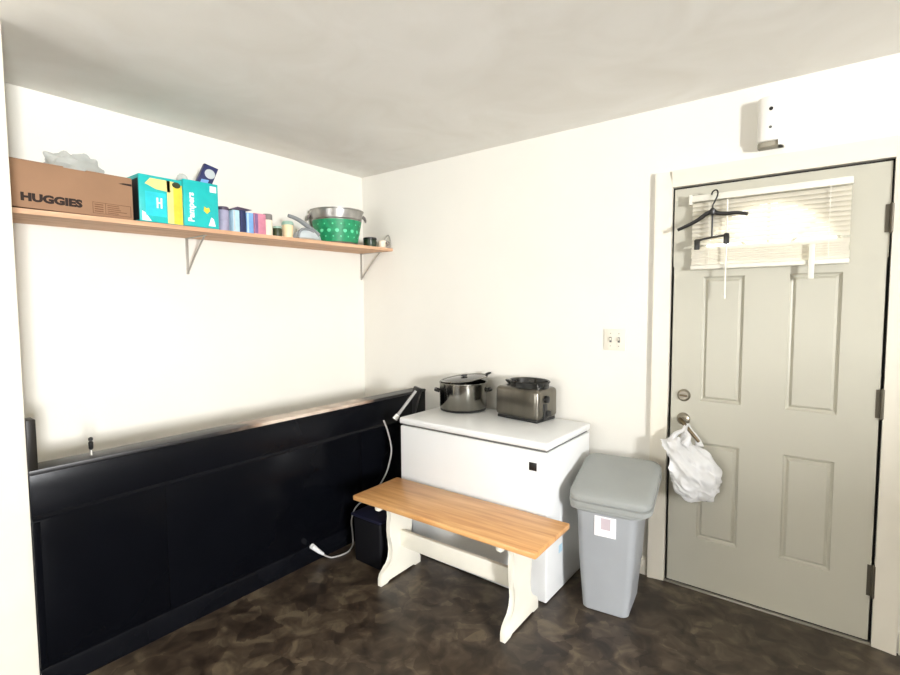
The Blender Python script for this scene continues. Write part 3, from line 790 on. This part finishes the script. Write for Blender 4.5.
# metal bucket with green wrap
bcx, bcy = .170, -.398
zb = sz(bcy+.13)+.0005
t = thing('metal_bucket', 'metal bucket with green patterned wrap near the shelf corner', 'bucket', (bcx,bcy,zb))
rr = lambda h: .138+(.180-.138)*h/.225
mb = MB(); mb.lathe([(.134,.0),(.138,.004),(rr(.225),.225),(rr(.225)+.006,.228),(rr(.225)+.006,.234),(rr(.225)-.002,.234),(rr(.2)-.004,.2),(.130,.01)], (bcx,bcy,zb), 56, cap1=True)
mb.build('body', M['galv'], t)
mb = MB(); mb.m(M['green']); mb.lathe([(rr(.012)+.0015,.012),(rr(.160)+.0015,.160)], (bcx,bcy,zb), 56, cap0=False, cap1=False)
mb.m(M['mint'])
for k in range(18):
    a = 2*PI*k/18
    for h in (.085,):
        r_ = rr(h)+.0022
        mb.lathe([(.014,0),(.010,.0012)], (bcx+r_*math.cos(a), bcy+r_*math.sin(a), zb+h), 12, R=Matrix.Rotation(a,3,'Z') @ Matrix.Rotation(PI/2,3,'Y'))
    a2 = a+PI/18
    for h in (.046,.128):
        r_ = rr(h)+.0022
        mb.lathe([(.006,0),(.004,.001)], (bcx+r_*math.cos(a2), bcy+r_*math.sin(a2), zb+h), 8, R=Matrix.Rotation(a2,3,'Z') @ Matrix.Rotation(PI/2,3,'Y'))
mb.build('green_wrap', None, t)
mb = MB()
for h in (.168,): 
    r_ = rr(h); mb.lathe([(r_-.001,h-.004),(r_+.004,h),(rr(h+.004)-.001,h+.004)], (bcx,bcy,zb), 56, cap0=False, cap1=False)
mb.build('rolled_band', M['galv'], t)
for a in (-127, 53):
    a = math.radians(a); e = Vector((math.cos(a), math.sin(a), 0)); f = Vector((-e.y, e.x, 0)); c = Vector((bcx,bcy,zb))
    mb = MB(); mb.tube([c+e*(rr(.205)+.001)+f*-.03+Vector((0,0,.205)), c+e*(rr(.2)+.018)+f*-.028+Vector((0,0,.190)), c+e*(rr(.19)+.026)+Vector((0,0,.170)), c+e*(rr(.2)+.018)+f*.028+Vector((0,0,.190)), c+e*(rr(.205)+.001)+f*.03+Vector((0,0,.205))], .006, seg=8)
    mb.build('side_handle', M['greyc'], t)

# dark green tin and clear glass at the shelf end
zb = sz(-.12)+.0005
t = thing('dark_tin', 'low dark green tin at the shelf end right of the bucket', 'tin', (.255,-.165,zb))
mb = MB(); mb.lathe([(.045,0),(.047,.004),(.047,.05),(.045,.052)], (.255,-.165,zb), 28); mb.build('body', M['dgreen'], t)
mb = MB(); mb.lathe([(.049,0),(.049,.012),(.044,.016)], (.255,-.165,zb+.052), 28); mb.build('lid', M['blackp'], t)
zb = sz(-.02)+.0005
t = thing('small_mug', 'tiny pale mug with grey handle at the far shelf end', 'mug', (.285,-.072,zb))
mb = MB(); mb.lathe([(.022,0),(.026,.004),(.028,.052),(.025,.052),(.023,.008),(.005,.006)], (.285,-.072,zb), 28); mb.build('body', M['creamj'], t)
mb = MB(); mb.tube([(.303,-.052,zb+.044),(.315,-.036,zb+.046),(.318,-.030,zb+.028),(.306,-.048,zb+.012)], .0045, seg=8); mb.build('handle', M['greyc'], t)
mb = MB(); mb.tube([(.262,-.030,zb+.030),(.268,-.016,zb+.075),(.285,-.010,zb+.100),(.303,-.010,zb+.085),(.312,-.010,zb+.045),(.312,-.010,zb+.008)], .004, seg=8)
tag(mb.build('wire_hook', M['zinc'], origin=(.29,-.012,zb), angle=60), 'bent grey wire loop standing against the wall at shelf end', 'wire')

# ------------------------------------------------------------------ grey rod in the gap, power cord
t = thing('window_squeegee', 'grey rod with white tip and black blade leaning beside the freezer', 'squeegee', (.86,-.49,.80))
mb = MB(); mb.cyl((.852,-.520,.790),(.915,-.420,.935),.010,.009,12); mb.build('rod', M['cable'], t)
mb = MB(); mb.cyl((.842,-.536,.767),(.853,-.518,.793),.017,.014,12); mb.build('tip', M['plug'], t)
mb = MB(); mb.prism([(.862,.775),(.876,.775),(.935,.945),(.880,.958),(.868,.930)], 1, -.400, -.380, bev=.002); mb.build('blade', M['blackp'], t)

pc = thing('power_cord', 'pale power cord looping over the floor beside the black half wall', 'cord', (.70,-.88,0))
mb = MB()
mb.tube([(.80,-.590,.765),(.835,-.590,.70),(.858,-.585,.60),(.846,-.588,.52),(.80,-.582,.42),(.72,-.60,.30),(.672,-.700,.235),(.660,-.735,.16),(.668,-.738,.08),(.690,-.755,.022),(.712,-.800,.006),(.722,-.850,.006),(.712,-.895,.006),(.690,-.930,.008),(.668,-.965,.035),(.660,-.990,.060)], .0048, seg=10, smooth=6)
mb.build('cable', M['cable'], pc)
mb = MB(); mb.tube([(.668,-.960,.034),(.662,-.985,.057),(.657,-1.030,.105)], .012, seg=12, rfun=lambda u: .008+.007*u); mb.build('plug', M['plug'], pc)

# ------------------------------------------------------------------ light
def area(name, loc, rot, sx, sy, power, col=(1,1,1)):
    l = bpy.data.lights.new(name, 'AREA'); l.shape = 'RECTANGLE'; l.size = sx; l.size_y = sy; l.energy = power; l.color = col
    o = bpy.data.objects.new(name, l); COL.objects.link(o); o.location = loc; o.rotation_euler = rot; return o
# daylight entering by the two windows
area('daylight_window_1', (XR+.20, (WY0+WY1)/2, (WZ0+WZ1)/2), (0, PI/2, 0), WZ1-WZ0, WY1-WY0, 1300, (.975,.985,1))
area('daylight_window_2', ((FX0+FX1)/2, YF-.65, (FZ0+FZ1)/2-.4), (PI/2+math.radians(42), 0, 0), FX1-FX0, FZ1-FZ0, 175, (.98,.99,1))
area('daylight_door_light', (CXD, .45, ZS+.22), (-PI/2, 0, 0), .9, .7, 9, (.97,.99,1))
w = bpy.data.worlds.new('sky'); S.world = w; w.use_nodes = True
N = w.node_tree.nodes; L = w.node_tree.links
bgd = N['Background']
tc = N.new('ShaderNodeTexCoord'); sx_ = N.new('ShaderNodeSeparateXYZ'); L.new(tc.outputs['Generated'], sx_.inputs[0])
rp = N.new('ShaderNodeValToRGB'); rp.color_ramp.elements[0].position = .35; rp.color_ramp.elements[0].color = (.62,.60,.55,1)
rp.color_ramp.elements[1].position = .6; rp.color_ramp.elements[1].color = (.93,.97,1,1)
mr = N.new('ShaderNodeMapRange'); mr.inputs['From Min'].default_value = -1; L.new(sx_.outputs['Z'], mr.inputs['Value']); L.new(mr.outputs[0], rp.inputs['Fac'])
L.new(rp.outputs[0], bgd.inputs['Color']); bgd.inputs['Strength'].default_value = 4.5

# ------------------------------------------------------------------ camera
f, yaw, pitch, roll = 496.0381, .6547, .064, -.0045
fw = Vector((-math.sin(yaw)*math.cos(pitch), math.cos(yaw)*math.cos(pitch), -math.sin(pitch)))
r = Vector((math.cos(yaw), math.sin(yaw), 0)); u = r.cross(fw)
r2 = r*math.cos(roll)+u*math.sin(roll); u2 = -r*math.sin(roll)+u*math.cos(roll)
cam = bpy.data.cameras.new('camera'); co = bpy.data.objects.new('camera', cam); COL.objects.link(co)
cam.sensor_width = 36; cam.lens = 36*f/900; cam.clip_start = .02
m4 = Matrix((r2, u2, -fw)).transposed().to_4x4(); m4.translation = Vector((2.9485,-2.718,1.4629))
co.matrix_world = m4
S.camera = co
S.view_settings.view_transform = 'Standard'; S.view_settings.look = 'None'
S.view_settings.gamma = 1; S.view_settings.exposure = -0.26; S.view_settings.use_curve_mapping = False
